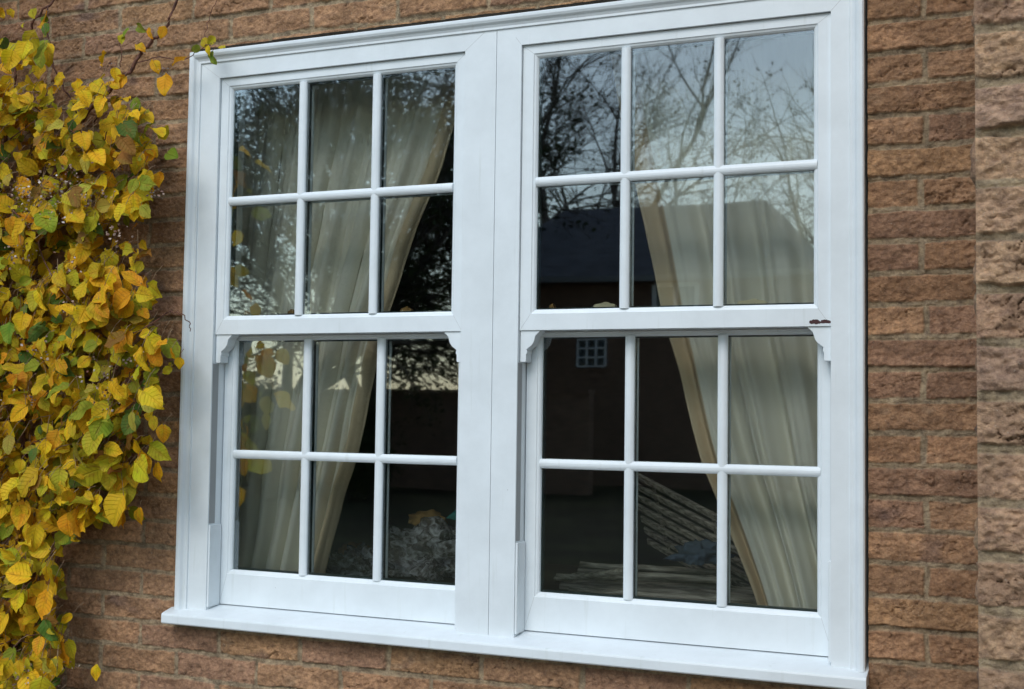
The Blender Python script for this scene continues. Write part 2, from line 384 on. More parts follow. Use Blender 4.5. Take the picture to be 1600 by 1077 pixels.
gl = [(.133, .364, .594, .823), (1.059, 1.291, 1.523, 1.752)]
LOCKS = [((.155, BRASS_D, .010), (.305, BRASS_D, .016), (.665, BRASS_D, .028)), ((1.082, BRASS_D, .010), (1.222, BRASS, .048), (1.592, BRASS, .060))]
for ui, (fx0, fx1, ox0, ox1) in enumerate(UNITS):
    gx = gl[ui]
    us, inv = sash('upper_sash', ox0+.0012, ox1-.0012, .762, OT-.0012, .009, .020, gx, (.814, 1.136, 1.453))
    for x, sx in ((ox0+.0014, 1), (ox1-.0014, -1)):
        inv(MB().prism(horn(x, sx), .0135, .050).build('horn', WHITE, None, bevel=.0012))
    if ui == 1:
        a = at(1284, 503, .009); sc = MB(); rr = random.Random(3)
        for k in range(9):
            cx_ = a[0]-.022+k*.0052; r_ = (.0045+.002*rr.random())*(.55 if k in (3, 4, 8) else 1)
            sc.prism([(cx_+math.cos(q)*r_*1.3*(.8+.4*rr.random()), a[2]+.0012*math.sin(k*1.4)+math.sin(q)*r_*(.6+.5*rr.random())) for q in [i*math.pi/5 for i in range(10)]], .0078+.0001*k, .0092)
        inv(sc.build('scuff_mark', SCUFF, None))
    ls, inv2 = sash('lower_sash', ox0+.0022, ox1-.0022, .010, .800, .058, .085-.014, gx, (.106, .428, .747))
    for x, mt, wd in LOCKS[ui]:               # catches on top of the lower sash, seen through the upper panes
        lk = MB(); n = 8
        wd *= 1.2
        prof = [(-wd/2, 0), (-wd/2, .008), (-wd*.47, .0135), (-wd*.40, .0155), (-wd*.1, .0175), (wd*.02, .0205), (wd*.14, .0205), (wd*.2, .017), (wd*.42, .0155), (wd*.48, .012), (wd/2, .007), (wd/2, 0)]
        lk.prism([(x+a, .8135+b) for a, b in prof], .066, .082); lk.box(x-wd*.3, x+wd*.3, .068, .080, .8003, .8135)
        inv2(lk.build('sash_lock', mt, None, bevel=.001))
    # sliding channel in each side of the frame and the stop below it
    for x, sx in ((ox0, 1), (ox1, -1)):
        a, b = sorted((x+sx*.0001, x+sx*.0009)); W(MB().box(a, b, .004, .030, .236, .68).build('balance_channel', GROOVE, None))
        a, b = sorted((x+sx*.0001, x+sx*.0060)); W(MB().box(a, b, .003, .055, .008, .232).build('stop_block', WHITE, None, bevel=.001))

# ------------------------------------------------------------------ the room behind the glass
ROOM = mat('room_paint', (.2, .18, .14), .9, .2, noise_mix((.19, .17, .13), (.25, .22, .17), 3))
FLOOR = mat('room_floor', (.10, .075, .05), .6)
rm = MB()
RX0, RX1, RY1, RZ0, RZ1 = -1.6, 3.3, 4.2, GZ+.05, 1.95
rm.box(RX0-.1, RX1+.1, RY1, RY1+.1, RZ0-.1, RZ1+.1).box(RX0-.1, RX0, .262, RY1, RZ0-.1, RZ1+.1).box(RX1, RX1+.1, .262, RY1, RZ0-.1, RZ1+.1).box(RX0, RX1, .262, RY1, RZ1, RZ1+.1)
o = rm.build('room_walls', ROOM); tag(o, kind='structure')
o = MB().box(RX0, RX1, .262, RY1, RZ0-.1, RZ0).build('room_floor', FLOOR); tag(o, kind='structure')

def curtain_mat():
    m = bpy.data.materials.new('cream_lining'); m.use_nodes = True; t = m.node_tree; b = t.nodes['Principled BSDF']
    N = lambda k, **kw: _node(t, k, **kw); L = t.links.new
    tc = N('TexCoord'); mp = N('Mapping'); mp.inputs['Scale'].default_value = (260, 260, 260); L(tc.outputs['Object'], mp.inputs[0])
    n = N('TexNoise', Scale=1.0, Detail=3); L(mp.outputs[0], n.inputs['Vector'])
    at_ = N('Attribute'); at_.attribute_name = 'cloth'
    cr = N('MixRGB'); cr.inputs[1].default_value = (.88, .84, .72, 1); cr.inputs[2].default_value = (.72, .57, .38, 1)
    L(at_.outputs['Fac'], cr.inputs[0])
    L(cr.outputs[0], b.inputs['Base Color']); b.inputs['Roughness'].default_value = .95; b.inputs['Specular IOR Level'].default_value = .1
    bp = N('Bump', Strength=.25, Distance=.001); L(n.outputs['Fac'], bp.inputs['Height']); L(bp.outputs[0], b.inputs['Normal'])
    tl = N('BsdfTranslucent'); L(cr.outputs[0], tl.inputs[0]); mx = N('MixShader'); mx.inputs[0].default_value = .05
    out = t.nodes['Material Output']; L(b.outputs[0], mx.inputs[1]); L(tl.outputs[0], mx.inputs[2]); L(mx.outputs[0], out.inputs[0])
    return m
CLOTH = curtain_mat()
def curtain(edge, xout, Y, folds, seed, side):
    """edge = [(z, x)] of the leading edge from top to bottom; cloth gathers towards the tie-back"""
    rr = random.Random(seed); nu, nv = 150, 90; vs = []; at_ = []
    zt, zb = 1.75, RZ0+.02
    ph = [rr.random()*6 for _ in range(6)]
    for j in range(nv+1):
        v = j/nv; z = zt+(zb-zt)*v
        e = np.interp(-z, [-a for a, _ in edge], [b for _, b in edge])
        wdt = abs(e-xout)
        for i in range(nu+1):
            u = i/nu
            x = xout+(e-xout)*u
            # folds fan out from the tie-back and pack together below
            p = u*folds*2*math.pi
            squeeze = max(.35, min(1.3, .55/max(wdt, .2)))
            amp = .020*squeeze
            y = Y+amp*(math.sin(p+ph[0]+.5*math.sin(3*v+ph[1]))+.45*math.sin(2.07*p+ph[2]+2*v)+.25*math.sin(3.6*p+ph[3]-3*v))
            y += .012*math.sin(5*v+ph[4])*u+.01*noise.noise(Vector((u*4, v*6, seed)))
            if u > .93: y -= .012*(u-.93)/.07
            x += .010*math.sin(p*1.0+ph[5])*(1-u)*u*2+.016*u*noise.noise(Vector((u*3, v*9, seed+5)))
            y += .010*noise.noise(Vector((u*9+v*5, v*13, seed+9)))+.004*noise.noise(Vector((u*26, v*30+u*14, seed+2)))
            vs.append((x, y, z)); at_.append(1.0 if u > .925 else 0.0)
    fs = [(j*(nu+1)+i, j*(nu+1)+i+1, (j+1)*(nu+1)+i+1, (j+1)*(nu+1)+i) for j in range(nv) for i in range(nu)]
    m = MB().add(vs, fs); o = m.build('curtain', CLOTH, None, smooth=True, fix=False)
    a = o.data.attributes.new('cloth', 'FLOAT', 'POINT'); a.data.foreach_set('value', at_)
    sdm = o.modifiers.new('thickness', 'SOLIDIFY'); sdm.thickness = .004
    return o
cl = curtain([(1.8, .84), (1.45, .745), (1.25, .675), (1.08, .60), (.98, .56), (.83, .51), (.70, .478), (.40, .395), (.115, .31), (-.2, .22), (-.95, .25)], -.14, .27, 8.5, 5, 1)
tag(cl, 'cream lined curtain drawn to the left behind the left sash', 'curtain')
cr_ = curtain([(1.8, 1.12), (1.40, 1.19), (1.123, 1.247), (.835, 1.310), (.75, 1.33), (.44, 1.426), (.09, 1.560), (-.2, 1.66), (-.95, 1.62)], 2.02, .27, 6.0, 9, -1)
tag(cr_, 'cream lined curtain drawn to the right behind the right sash', 'curtain')

# things lying on a table inside
TW = mat('dark_wood', (.06, .035, .02), .5, .4, noise_mix((.045, .025, .015), (.09, .05, .03), 12, stretch=(1, 6, 6)))
tz = .04
tab = empty('side_table', (1.0, .8, RZ0)); tag(tab, 'dark wooden table inside the room under the heaped things', 'table')
tt = MB().box(.30, 1.55, .42, 1.15, tz-.035, tz).build('table_top', TW, None, bevel=.004); child_at(tab, tt)
for x in (.34, 1.47):
    for y in (.46, 1.07):
        child_at(tab, MB().box(x, x+.045, y, y+.045, RZ0, tz-.035).build('leg', TW, None, bevel=.003))
CANE = mat('grey_cane', (.30, .27, .22), .6, .4, noise_mix((.18, .155, .12), (.60, .53, .43), 9, stretch=(1, 12, 12)))
rr = random.Random(21)
def cane(p0, p1, r, name='cane'):
    p0 = Vector(p0); p1 = Vector(p1); n = 9
    pts = [p0.lerp(p1, i/n)+Vector((0, rr.uniform(-1, 1)*.002, rr.uniform(-1, 1)*.002)) for i in range(n+1)]
    rad = [r*(1.12 if i in (3, 6) else 1) for i in range(n+1)]
    return MB().tube(pts, rad, 8).build(name, CANE, None, smooth=True)
k = 0
places = ['resting on the table front', 'lowest in the bundle', 'second from the front in the bundle', 'at the back of the bundle', 'lying crooked over the bundle', 'on top of the bundle', 'slanting down to the left of the bundle', 'lying behind the topmost cane', 'thin and low by the curtain']
spec = [((.98, .50, .012), (1.52, .55, .012), .010), ((.93, .56, .012), (1.50, .60, .012), .011), ((.96, .61, .012), (1.50, .64, .012), .009), ((.90, .68, .013), (1.46, .72, .013), .012), ((.92, .55, .04), (1.40, .68, .045), .009), ((.97, .60, .055), (1.42, .62, .05), .010), ((1.14, .50, .075), (.90, .60, .026), .010), ((.94, .70, .060), (1.38, .74, .06), .009), ((1.06, .46, .010), (1.54, .47, .010), .007)]
for (a, b, r), pl in zip(spec, places):
    a = (a[0], a[1], a[2]+tz); b = (b[0], b[1], b[2]+tz)
    o = cane(a, b, r); tag(o, 'grey garden cane '+pl, 'cane', 'canes bundled on the table behind the right sash')
# slatted rack leaning on the table
rack = empty('slatted_rack', (1.25, .8, tz)); tag(rack, 'slatted grey rack leaning beside the right curtain, above the canes', 'rack')
pa, pb = at(1000, 748, .72), at(1140, 822, .60)
dirv = Vector(pb-pa)
for i in range(7):
    o_ = Vector((.0, .035*i, -.038*i))
    a = Vector(pa)+o_-dirv*.15; b = Vector(pb)+o_+dirv*.25
    t = MB(); n = (b-a).normalized(); up = Vector((0, -.55, .83)); q = .011
    t.add([a-up*q, b-up*q, b+up*q, a+up*q, a-up*q+Vector((0, .012, .006)), b-up*q+Vector((0, .012, .006)), b+up*q+Vector((0, .012, .006)), a+up*q+Vector((0, .012, .006))], [(0, 3, 2, 1), (4, 5, 6, 7), (0, 1, 5, 4), (1, 2, 6, 5), (2, 3, 7, 6), (3, 0, 4, 7)])
    child_at(rack, t.build('slat', CANE, None, bevel=.002))
for f in (.12, .8):
    a = Vector(pa)+dirv*f; child_at(rack, MB().tube([a+Vector((0, .014, .01)), a+Vector((0, .23, -.245))], .006, 6).build('rail', CANE))
def lump(name, c, s, m, seed, rough=.25, freq=3.0, thin=0, sub=4):
    bm = bmesh.new(); bmesh.ops.create_icosphere(bm, subdivisions=sub, radius=1)
    for v in bm.verts:
        d = v.co.normalized(); k = 1+rough*noise.noise(d*freq+Vector((seed, 0, 0)))+rough*.6*abs(noise.noise(d*freq*2.7+Vector((0, seed, 0))))
        p = d*k; v.co = Vector((p.x*s[0], p.y*s[1], max(p.z, -.55)*s[2]))+Vector(c)
    me = bpy.data.meshes.new(name); bm.to_mesh(me); bm.free(); me.materials.append(m)
    me.polygons.foreach_set('use_smooth', [True]*len(me.polygons))
    o = bpy.data.objects.new(name, me); COL.objects.link(o); return o
c = at(1092, 868, .62); o = lump('cloth_bundle', (c[0], .60, c[2]-.0), (.06, .05, .032), mat('blue_cloth', (.10, .14, .19), .9), 3, .95, 2.1); tag(o, 'crumpled blue grey cloth on the canes behind the right sash', 'cloth')
c = at(655, 815, .60); o = lump('bundle', (c[0], .66, c[2]), (.055, .05, .028), mat('ochre_crust', (.34, .19, .05), .8, .3, noise_mix((.22, .11, .03), (.42, .26, .09), 25)), 8, .35, 2.2); tag(o, 'ochre yellow bundle lying on the plastic bag behind the left sash', 'bundle')
c = at(545, 865, .55); o = lump('bundle', (c[0], .58, c[2]), (.045, .05, .03), mat('brown_crust', (.26, .14, .05), .8, .3, noise_mix((.18, .09, .03), (.36, .21, .09), 25)), 12, .35, 2.5); tag(o, 'small brown bundle beside the edge of the left curtain', 'bundle')
def bag_mat():
    m = bpy.data.materials.new('clear_plastic'); m.use_nodes = True; t = m.node_tree; b = t.nodes['Principled BSDF']
    N = lambda k, **kw: _node(t, k, **kw); L = t.links.new
    b.inputs['Base Color'].default_value = (.42, .40, .37, 1); b.inputs['Roughness'].default_value = .16; b.inputs['Specular IOR Level'].default_value = .9; b.inputs['Alpha'].default_value = .75
    tc = N('TexCoord'); n = N('TexNoise', Scale=32.0, Detail=5, Distortion=1.2); L(tc.outputs['Object'], n.inputs['Vector'])
    bp = N('Bump', Strength=1.0, Distance=.02); L(n.outputs['Fac'], bp.inputs['Height']); L(bp.outputs[0], b.inputs['Normal'])
    cr = N('ValToRGB'); e = cr.color_ramp.elements; e[0].position = .42; e[0].color = (.14, .12, .10, 1); e[1].position = .66; e[1].color = (.8, .8, .8, 1); L(n.outputs['Fac'], cr.inputs[0]); L(cr.outputs[0], b.inputs['Base Color'])
    return m
BAG = bag_mat()
c = at(665, 872, .60); o = lump('plastic_bag', (c[0], .62, tz+.055), (.16, .10, .085), BAG, 5, .75, 2.4, sub=5); tag(o, 'crumpled clear plastic bag heaped on the table behind the left sash', 'plastic bag')
c = at(560, 895, .55); o = lump('plastic_bag', (c[0]+.02, .53, tz+.035), (.085, .06, .045), BAG, 15, .8, 2.9, sub=5); tag(o, 'small crumpled plastic bag at the foot of the left curtain', 'plastic bag')
TEAL = mat('teal_card', (.02, .20, .17), .5)
c = at(712, 800, .60)
o = MB().prism([(c[0]-.035, c[2]-.02), (c[0]+.10, c[2]-.045), (c[0]+.10, c[2]+.03), (c[0]+.01, c[2]+.014)], .60, .66).build('box', TEAL, None, bevel=.003); tag(o, 'teal green box behind the mullion, beside the plastic bag', 'box')
STAND = mat('ivory_tin', (.4, .37, .3), .5)

# ------------------------------------------------------------------ the climber
LEAF_MAT = bpy.data.materials.new('autumn_leaf'); LEAF_MAT.use_nodes = True
def leaf_mat(m):
    t = m.node_tree; b = t.nodes['Principled BSDF']; N = lambda k, **kw: _node(t, k, **kw); L = t.links.new
    a = N('Attribute'); a.attribute_name = 'leaf_colour'; uv = N('Attribute'); uv.attribute_name = 'leaf_uv'
    sep = N('SeparateXYZ'); L(uv.outputs['Vector'], sep.inputs[0])       # x across -1..1, y along 0..1, z per-leaf seed
    # side veins: wave along (y - .5*|x|)
    ab = N('Math', operation='ABSOLUTE'); L(sep.outputs['X'], ab.inputs[0])
    m1 = N('Math', operation='MULTIPLY'); m1.inputs[1].default_value = -.22; L(ab.outputs[0], m1.inputs[0])
    ad = N('Math', operation='ADD'); L(m1.outputs[0], ad.inputs[0]); L(sep.outputs['Y'], ad.inputs[1])
    m2 = N('Math', operation='MULTIPLY'); m2.inputs[1].default_value = 44; L(ad.outputs[0], m2.inputs[0])
    sn = N('Math', operation='SINE'); L(m2.outputs[0], sn.inputs[0])
    vr = N('MapRange'); vr.inputs[1].default_value = .72; vr.inputs[2].default_value = 1.0; L(sn.outputs[0], vr.inputs[0])
    mr = N('MapRange'); mr.inputs[1].default_value = .10; mr.inputs[2].default_value = .02; L(ab.outputs[0], mr.inputs[0])
    vein = N('Math', operation='MAXIMUM'); L(vr.outputs[0], vein.inputs[0]); L(mr.outputs[0], vein.inputs[1])
    n = N('TexNoise', Scale=2.4, Detail=5, Roughness=.7); L(uv.outputs['Vector'], n.inputs['Vector'])
    bl = N('ValToRGB'); bl.color_ramp.elements[0].position = .52; bl.color_ramp.elements[0].color = (0, 0, 0, 1); bl.color_ramp.elements[1].position = .74; bl.color_ramp.elements[1].color = (1, 1, 1, 1)
    L(n.outputs['Fac'], bl.inputs[0])
    n2 = N('TexNoise', Scale=1.1, Detail=2); mp = N('Mapping'); mp.inputs['Location'].default_value = (7, 3, 1); L(uv.outputs['Vector'], mp.inputs[0]); L(mp.outputs[0], n2.inputs['Vector'])
    g1 = N('MapRange'); g1.inputs[1].default_value = .42; g1.inputs[2].default_value = .70; L(n2.outputs['Fac'], g1.inputs[0])
    tint = N('MixRGB', blend_type='MIX'); L(g1.outputs[0], tint.inputs[0]); L(a.outputs['Color'], tint.inputs[1])
    hsv = N('HueSaturation'); hsv.inputs['Hue'].default_value = .535; hsv.inputs['Value'].default_value = .85; L(a.outputs['Color'], hsv.inputs['Color']); L(hsv.outputs[0], tint.inputs[2])
    brown = N('MixRGB', blend_type='MIX'); fb = N('Math', operation='MULTIPLY'); fb.inputs[1].default_value = .75; L(bl.outputs[0], fb.inputs[0]); L(fb.outputs[0], brown.inputs[0]); L(tint.outputs[0], brown.inputs[1]); brown.inputs[2].default_value = (.26, .10, .02, 1)
    vn = N('MixRGB', blend_type='MULTIPLY'); fv = N('Math', operation='MULTIPLY'); fv.inputs[1].default_value = .30; L(vein.outputs[0], fv.inputs[0]); L(fv.outputs[0], vn.inputs[0]); L(brown.outputs[0], vn.inputs[1]); vn.inputs[2].default_value = (.55, .62, .35, 1)
    L(vn.outputs[0], b.inputs['Base Color']); b.inputs['Roughness'].default_value = .6; b.inputs['Specular IOR Level'].default_value = .18
    bp = N('Bump', Strength=.6, Distance=.003); iv = N('Math', operation='SUBTRACT'); iv.inputs[0].default_value = 1; L(vein.outputs[0], iv.inputs[1]); L(iv.outputs[0], bp.inputs['Height']); L(bp.outputs[0], b.inputs['Normal'])
    tl = N('BsdfTranslucent'); L(vn.outputs[0], tl.inputs[0]); mx = N('MixShader'); mx.inputs[0].default_value = .28
    out = t.nodes['Material Output']; L(b.outputs[0], mx.inputs[1]); L(tl.outputs[0], mx.inputs[2]); L(mx.outputs[0], out.inputs[0])
leaf_mat(LEAF_MAT)
BARK = mat('reddish_bark', (.10, .04, .03), .7, .3, noise_mix((.07, .03, .022), (.20, .085, .055), 60))
TWIG = mat('pale_twig', (.25, .16, .09), .8, .2, noise_mix((.15, .08, .05), (.34, .24, .14), 50))
LP = random.Random(101)
class Leaves:
    def __init__(s): s.v = []; s.f = []; s.c = []; s.uv = []
    def leaf(s, base, tip, nrm, size, col, wd=.82, curl=.2, fold=.25, seed=0.0):
        """broad pointed-oval leaf from base towards tip, upper face along nrm"""
        y = tip.normalized(); z = (nrm-y*nrm.dot(y)); z = z.normalized() if z.length > 1e-4 else y.orthogonal().normalized(); x = y.cross(z)
        T = [0, .06, .18, .34, .52, .70, .85, .94, 1.0]; Wd = [.12, .52, .88, 1.0, .93, .72, .42, .20, 0.02]
        n0 = len(s.v); wav = LP.random()*6; rg = [LP.random()**3 for _ in range(9)]; asym = LP.uniform(-1, 1); rip = LP.uniform(.03, .12); tw = LP.uniform(-.35, .35)
        for j, (t, wv) in enumerate(zip(T, Wd)):
            for i in range(5):
                u = (i-2)/2
                ww = wv*wd*.5*(1+.05*math.sin(j*2.3+i*1.9+wav))
                rag = 1-(.11*rg[(j*5+i) % 9] if abs(u) == 1 else 0); px_ = (u*rag+asym*(1-u*u)*.12)*ww; py_ = t-(.10*abs(u) if j == 0 else .05*abs(u)*(1-t)*(j < 3))
                pz_ = fold*abs(px_)-curl*t*t+rip*abs(u)*math.sin(t*10+wav+u*2)+tw*px_*t*1.4+.015*math.cos(j*3.1)*(u*u)
                p = base+(x*px_+y*py_+z*pz_)*size
                s.v.append(p); s.uv.append((u, t, seed)); s.c.append(col)
        for j in range(len(T)-1):
            for i in range(4): a = n0+j*5+i; s.f.append((a, a+1, a+6, a+5))
    def build(s, name, m, parent):
        me = bpy.data.meshes.new(name); me.from_pydata([tuple(p) for p in s.v], [], s.f); me.materials.append(m)
        a = me.attributes.new('leaf_colour', 'FLOAT_COLOR', 'POINT'); a.data.foreach_set('color', [q for c in s.c for q in (*c, 1)])
        a = me.attributes.new('leaf_uv', 'FLOAT_VECTOR', 'POINT'); a.data.foreach_set('vector', [q for c in s.uv for q in c])
        me.polygons.foreach_set('use_smooth', [True]*len(me.polygons)); me.update()
        o = bpy.data.objects.new(name, me); COL.objects.link(o); child_at(parent, o); return o
plant = empty('climbing_plant', (-.5, -.06, GZ))
tag(plant, 'climbing shrub with yellow and green autumn leaves on the brick wall at the left', 'climbing plant')
# right-hand outline of the leafy mass in photo pixels (y, x) and how full it is
OUT = [(-120, 60), (0, 45), (60, 85), (100, 130), (140, 185), (175, 228), (230, 262), (300, 245), (360, 222), (430, 235), (500, 235), (545, 274), (590, 274), (640, 240), (700, 248), (760, 222), (810, 205), (835, 130), (880, 105), (960, 95), (1010, 110), (1077, 105), (1200, 90)]
def outline(y): return np.interp(y, [a for a, _ in OUT], [b for _, b in OUT])
COLS = [((.84, .47, .018), 38), ((.72, .44, .018), 30), ((.54, .42, .02), 20), ((.34, .35, .025), 11), ((.82, .35, .018), 16), ((.13, .20, .03), 6), ((.34, .15, .03), 6), ((.55, .42, .06), 5)]
def pick():
    t = LP.random()*sum(w_ for _, w_ in COLS)
    for c, w_ in COLS:
        t -= w_
        if t <= 0: break
    g = LP.uniform(.78, 1.12); return (c[0]*g*LP.uniform(.92, 1.08), c[1]*g*LP.uniform(.92, 1.08), c[2]*g)
lv = Leaves(); stems = MB(); pet = MB()
def put_leaf(px, py, Y, size, hero=False, col=None, tip=None):
    p = Vector(at(px, py, Y))
    if tip is None:
        a = LP.gauss(0, .75); tip = Vector((math.sin(a), LP.uniform(-.55, .1), -math.cos(a)*LP.uniform(.45, 1)))
        if LP.random() < .14: tip = Vector((LP.uniform(-1, 1), -.4, LP.uniform(-.4, .6)))
    nrm = Vector((LP.gauss(.15, .6), -1, LP.gauss(.45, .55)))
    if LP.random() < .10: nrm = Vector((LP.uniform(-1, 1), LP.uniform(-.6, .3), 1))
    lv.leaf(p, tip, nrm, size, col or pick(), wd=LP.uniform(.62, .98), curl=LP.uniform(-.02, .35), fold=LP.uniform(.0, .5), seed=LP.random()*90)
    b = p-tip.normalized()*size*.02; q = p+Vector((LP.uniform(-.5, .5)*size, size*LP.uniform(.2, .8), size*LP.uniform(.3, 1.1)))
    mid = (b+q)/2+Vector((0, 0, size*.12)); pet.tube([b, mid, q], [.0009, .0008, .0011], 3, cap=False)
def clumpy(px, py): return noise.noise(Vector((px/75, py/75, 3.3)))+.5*noise.noise(Vector((px/30, py/30, 8.1)))
# deep layer, then middle, then outer
for n_, (y0_, y1_), (s0, s1), shrink, thr in ((2300, (-.08, -.03), (.036, .062), 20, -.8), (2100, (-.15, -.07), (.036, .070), 2, -.34), (1250, (-.24, -.12), (.040, .080), 12, -.22)):
    c_ = 0; tries = 0
    while c_ < n_ and tries < 90000:
        tries += 1
        py = LP.uniform(-80, 1150); mx_ = outline(py)-shrink; px = LP.uniform(-260, mx_)
        if clumpy(px, py) < thr: continue
        dens = 1.0
        if py < 140: dens = .20 if px < 110 else .14
        elif py < 200: dens = .75
        if py > 830: dens = .95
        if mx_-px < 50: dens *= .7
        if LP.random() > dens: continue
        put_leaf(px, py-12, LP.uniform(y0_, y1_), LP.uniform(s0, s1)*(LP.uniform(.75, 1.12) if LP.random() < .7 else LP.uniform(.42, .7))); c_ += 1
# leaves that stand out on the photograph (px, py of the base, Y, size, colour, tip)
YE, OR, GR, OL = (.86, .48, .012), (.86, .38, .015), (.24, .31, .03), (.60, .47, .03)
HERO = [(258, 118, -.10, .062, OR, 5), (208, 305, -.14, .072, YE, 8), (72, 690, -.20, .074, YE, 0), (38, 785, -.20, .078, OR, -6), (94, 735, -.20, .070, OL, 5), (108, 805, -.2, .058, OR, 8), (74, 925, -.18, .078, OR, -4), (136, 635, -.2, .088, OR, 10), (110, 655, -.22, .064, YE, -5),
        (135, 382, -.2, .062, OR, -20), (145, 425, -.2, .066, YE, 10), (175, 428, -.2, .055, YE, -6), (20, 80, -.16, .062, YE, -8), (47, 65, -.16, .050, YE, 12), (165, 82, -.08, .044, OR, -10), (215, 195, -.16, .064, GR, 10), (210, 155, -.12, .05, GR, 25), (155, 775, -.2, .048, YE, -5), (186, 800, -.18, .042, OR, 0), (218, 795, -.12, .044, OR, 10),
        (245, 725, -.12, .052, OR, 20), (210, 690, -.16, .05, YE, 40), (170, 735, -.16, .055, OL, 8), (200, 505, -.16, .06, OL, -5), (255, 665, -.12, .046, OR, 12), (15, 505, -.2, .06, GR, 5), (60, 455, -.2, .06, OL, -10), (20, 340, -.2, .05, OR, 0), (160, 275, -.18, .058, YE, 15), (40, 875, -.18, .06, OL, 20), (95, 1005, -.14, .066, OR, 20), (150, 1040, -.12, .042, YE, 10),
        (112, 962, -.12, .04, YE, -60), (290, 90, -.09, .045, OR, -70), (240, 95, -.09, .040, OR, 30), (232, 45, -.08, .034, OR, 20), (256, 42, -.08, .036, OR, -10), (214, 70, -.08, .035, OR, 60), (316, 62, -.07, .030, OL, 40), (330, 82, -.07, .040, GR, 20), (335, 58, -.07, .030, OL, -40), (325, 72, -.08, .028, YE, 10), (312, 74, -.08, .03, GR, -70), (342, 74, -.08, .026, OL, 80), (195, 120, -.09, .05, OR, -40), (180, 108, -.1, .045, YE, 20),
        (200, 45, -.07, .035, GR, -40), (215, 40, -.07, .038, GR, 50), (190, 55, -.07, .030, OL, 10), (70, 25, -.1, .034, GR, 10), (50, 15, -.1, .036, OL, 30), (75, 45, -.1, .03, OL, -20), (120, 125, -.1, .04, YE, 15), (95, 120, -.1, .036, YE, -15), (268, 545, -.13, .036, OR, 30), (280, 560, -.13, .030, YE, 10), (262, 240, -.10, .045, GR, 70), (248, 270, -.10, .045, OR, 10), (240, 235, -.12, .04, OR, -30)]
for px, py, Y, sz, c_, ang in HERO:
    a = R(ang); put_leaf(px, py, Y, sz, col=tuple(q*LP.uniform(.9, 1.08) for q in c_), tip=Vector((math.sin(a), -.18, -math.cos(a))))
# stems
def stem(pts, r0, r1, m=stems, wig=.004):
    P = [Vector(at(*p)) for p in pts]; out = []
    for i in range(len(P)-1):
        for k in range(4): out.append(P[i].lerp(P[i+1], k/4)+Vector([LP.uniform(-1, 1)*wig for _ in range(3)]))
    out.append(P[-1]); n = len(out); m.tube(out, [r0+(r1-r0)*i/(n-1) for i in range(n)], 6)
stem([(282, -30, -.03), (275, 5, -.04), (262, 40, -.05), (240, 62, -.06), (222, 80, -.06), (210, 100, -.06), (195, 122, -.07), (160, 150, -.07), (120, 200, -.07), (70, 300, -.06), (40, 420, -.05)], .0036, .007)
stem([(95, -30, -.04), (84, 0, -.05), (55, 30, -.06), (40, 60, -.07), (25, 100, -.08), (20, 140, -.08), (10, 200, -.07), (0, 300, -.05)], .003, .006)
stem([(74, 10, -.06), (76, 60, -.06), (84, 105, -.06), (100, 140, -.07), (118, 170, -.07), (130, 230, -.07)], .0022, .003)
stem([(45, 160, -.12), (80, 185, -.13), (110, 205, -.13), (150, 232, -.12), (190, 262, -.10)], .0024, .0016)
stem([(188, 60, -.06), (190, 80, -.06), (188, 105, -.06)], .0014, .0016)
stem([(210, 100, -.06), (250, 90, -.07), (290, 92, -.07), (312, 78, -.07), (335, 66, -.07)], .0016, .0012)
stem([(345, -10, -.03), (330, 20, -.03), (322, 45, -.05), (318, 66, -.06)], .001, .0013)
stem([(170, 535, -.15), (215, 520, -.15), (245, 500, -.15), (268, 488, -.15), (284, 490, -.15), (296, 508, -.14), (297, 518, -.14)], .0024, .0012)
stem([(60, 380, -.16), (75, 420, -.18), (100, 460, -.2), (140, 500, -.2)], .0022, .0014)
stem([(-10, 300, -.2), (20, 330, -.2), (60, 370, -.18)], .0022, .0022)
stem([(78, 840, -.10), (80, 880, -.12), (75, 920, -.12), (60, 960, -.10)], .0016, .0012, pet)
stem([(110, 805, -.10), (90, 850, -.12), (60, 890, -.12), (20, 930, -.10), (-20, 980, -.08)], .0022, .003)
stem([(150, 560, -.06), (140, 700, -.05), (95, 850, -.04), (60, 1000, -.04), (50, 1200, -.04)], .005, .009)
stem([(40, 420, -.05), (30, 560, -.05), (40, 720, -.05), (20, 900, -.05), (30, 1200, -.05)], .007, .012)
stem([(110, 960, -.11), (112, 1000, -.11), (100, 1040, -.09)], .0012, .0014, pet)
for i in range(150):
    py = LP.uniform(120, 1100); px = LP.uniform(-120, outline(py)-10); L_ = LP.uniform(30, 90); a = LP.uniform(-.5, 1.2)
    Y = LP.uniform(-.16, -.03)
    stem([(px, py, Y), (px-L_*.5*math.cos(a), py+L_*.5*math.sin(a)*.6-6, Y+.01), (px-L_*math.cos(a), py+L_*math.sin(a), Y+.03)], .0009, .0018, stems if i % 2 else pet, .003)
lv.build('foliage', LEAF_MAT, plant)
child_at(plant, stems.build('stem', BARK, None, smooth=True, fix=False)); child_at(plant, pet.build('twig', TWIG, None, smooth=True, fix=False))
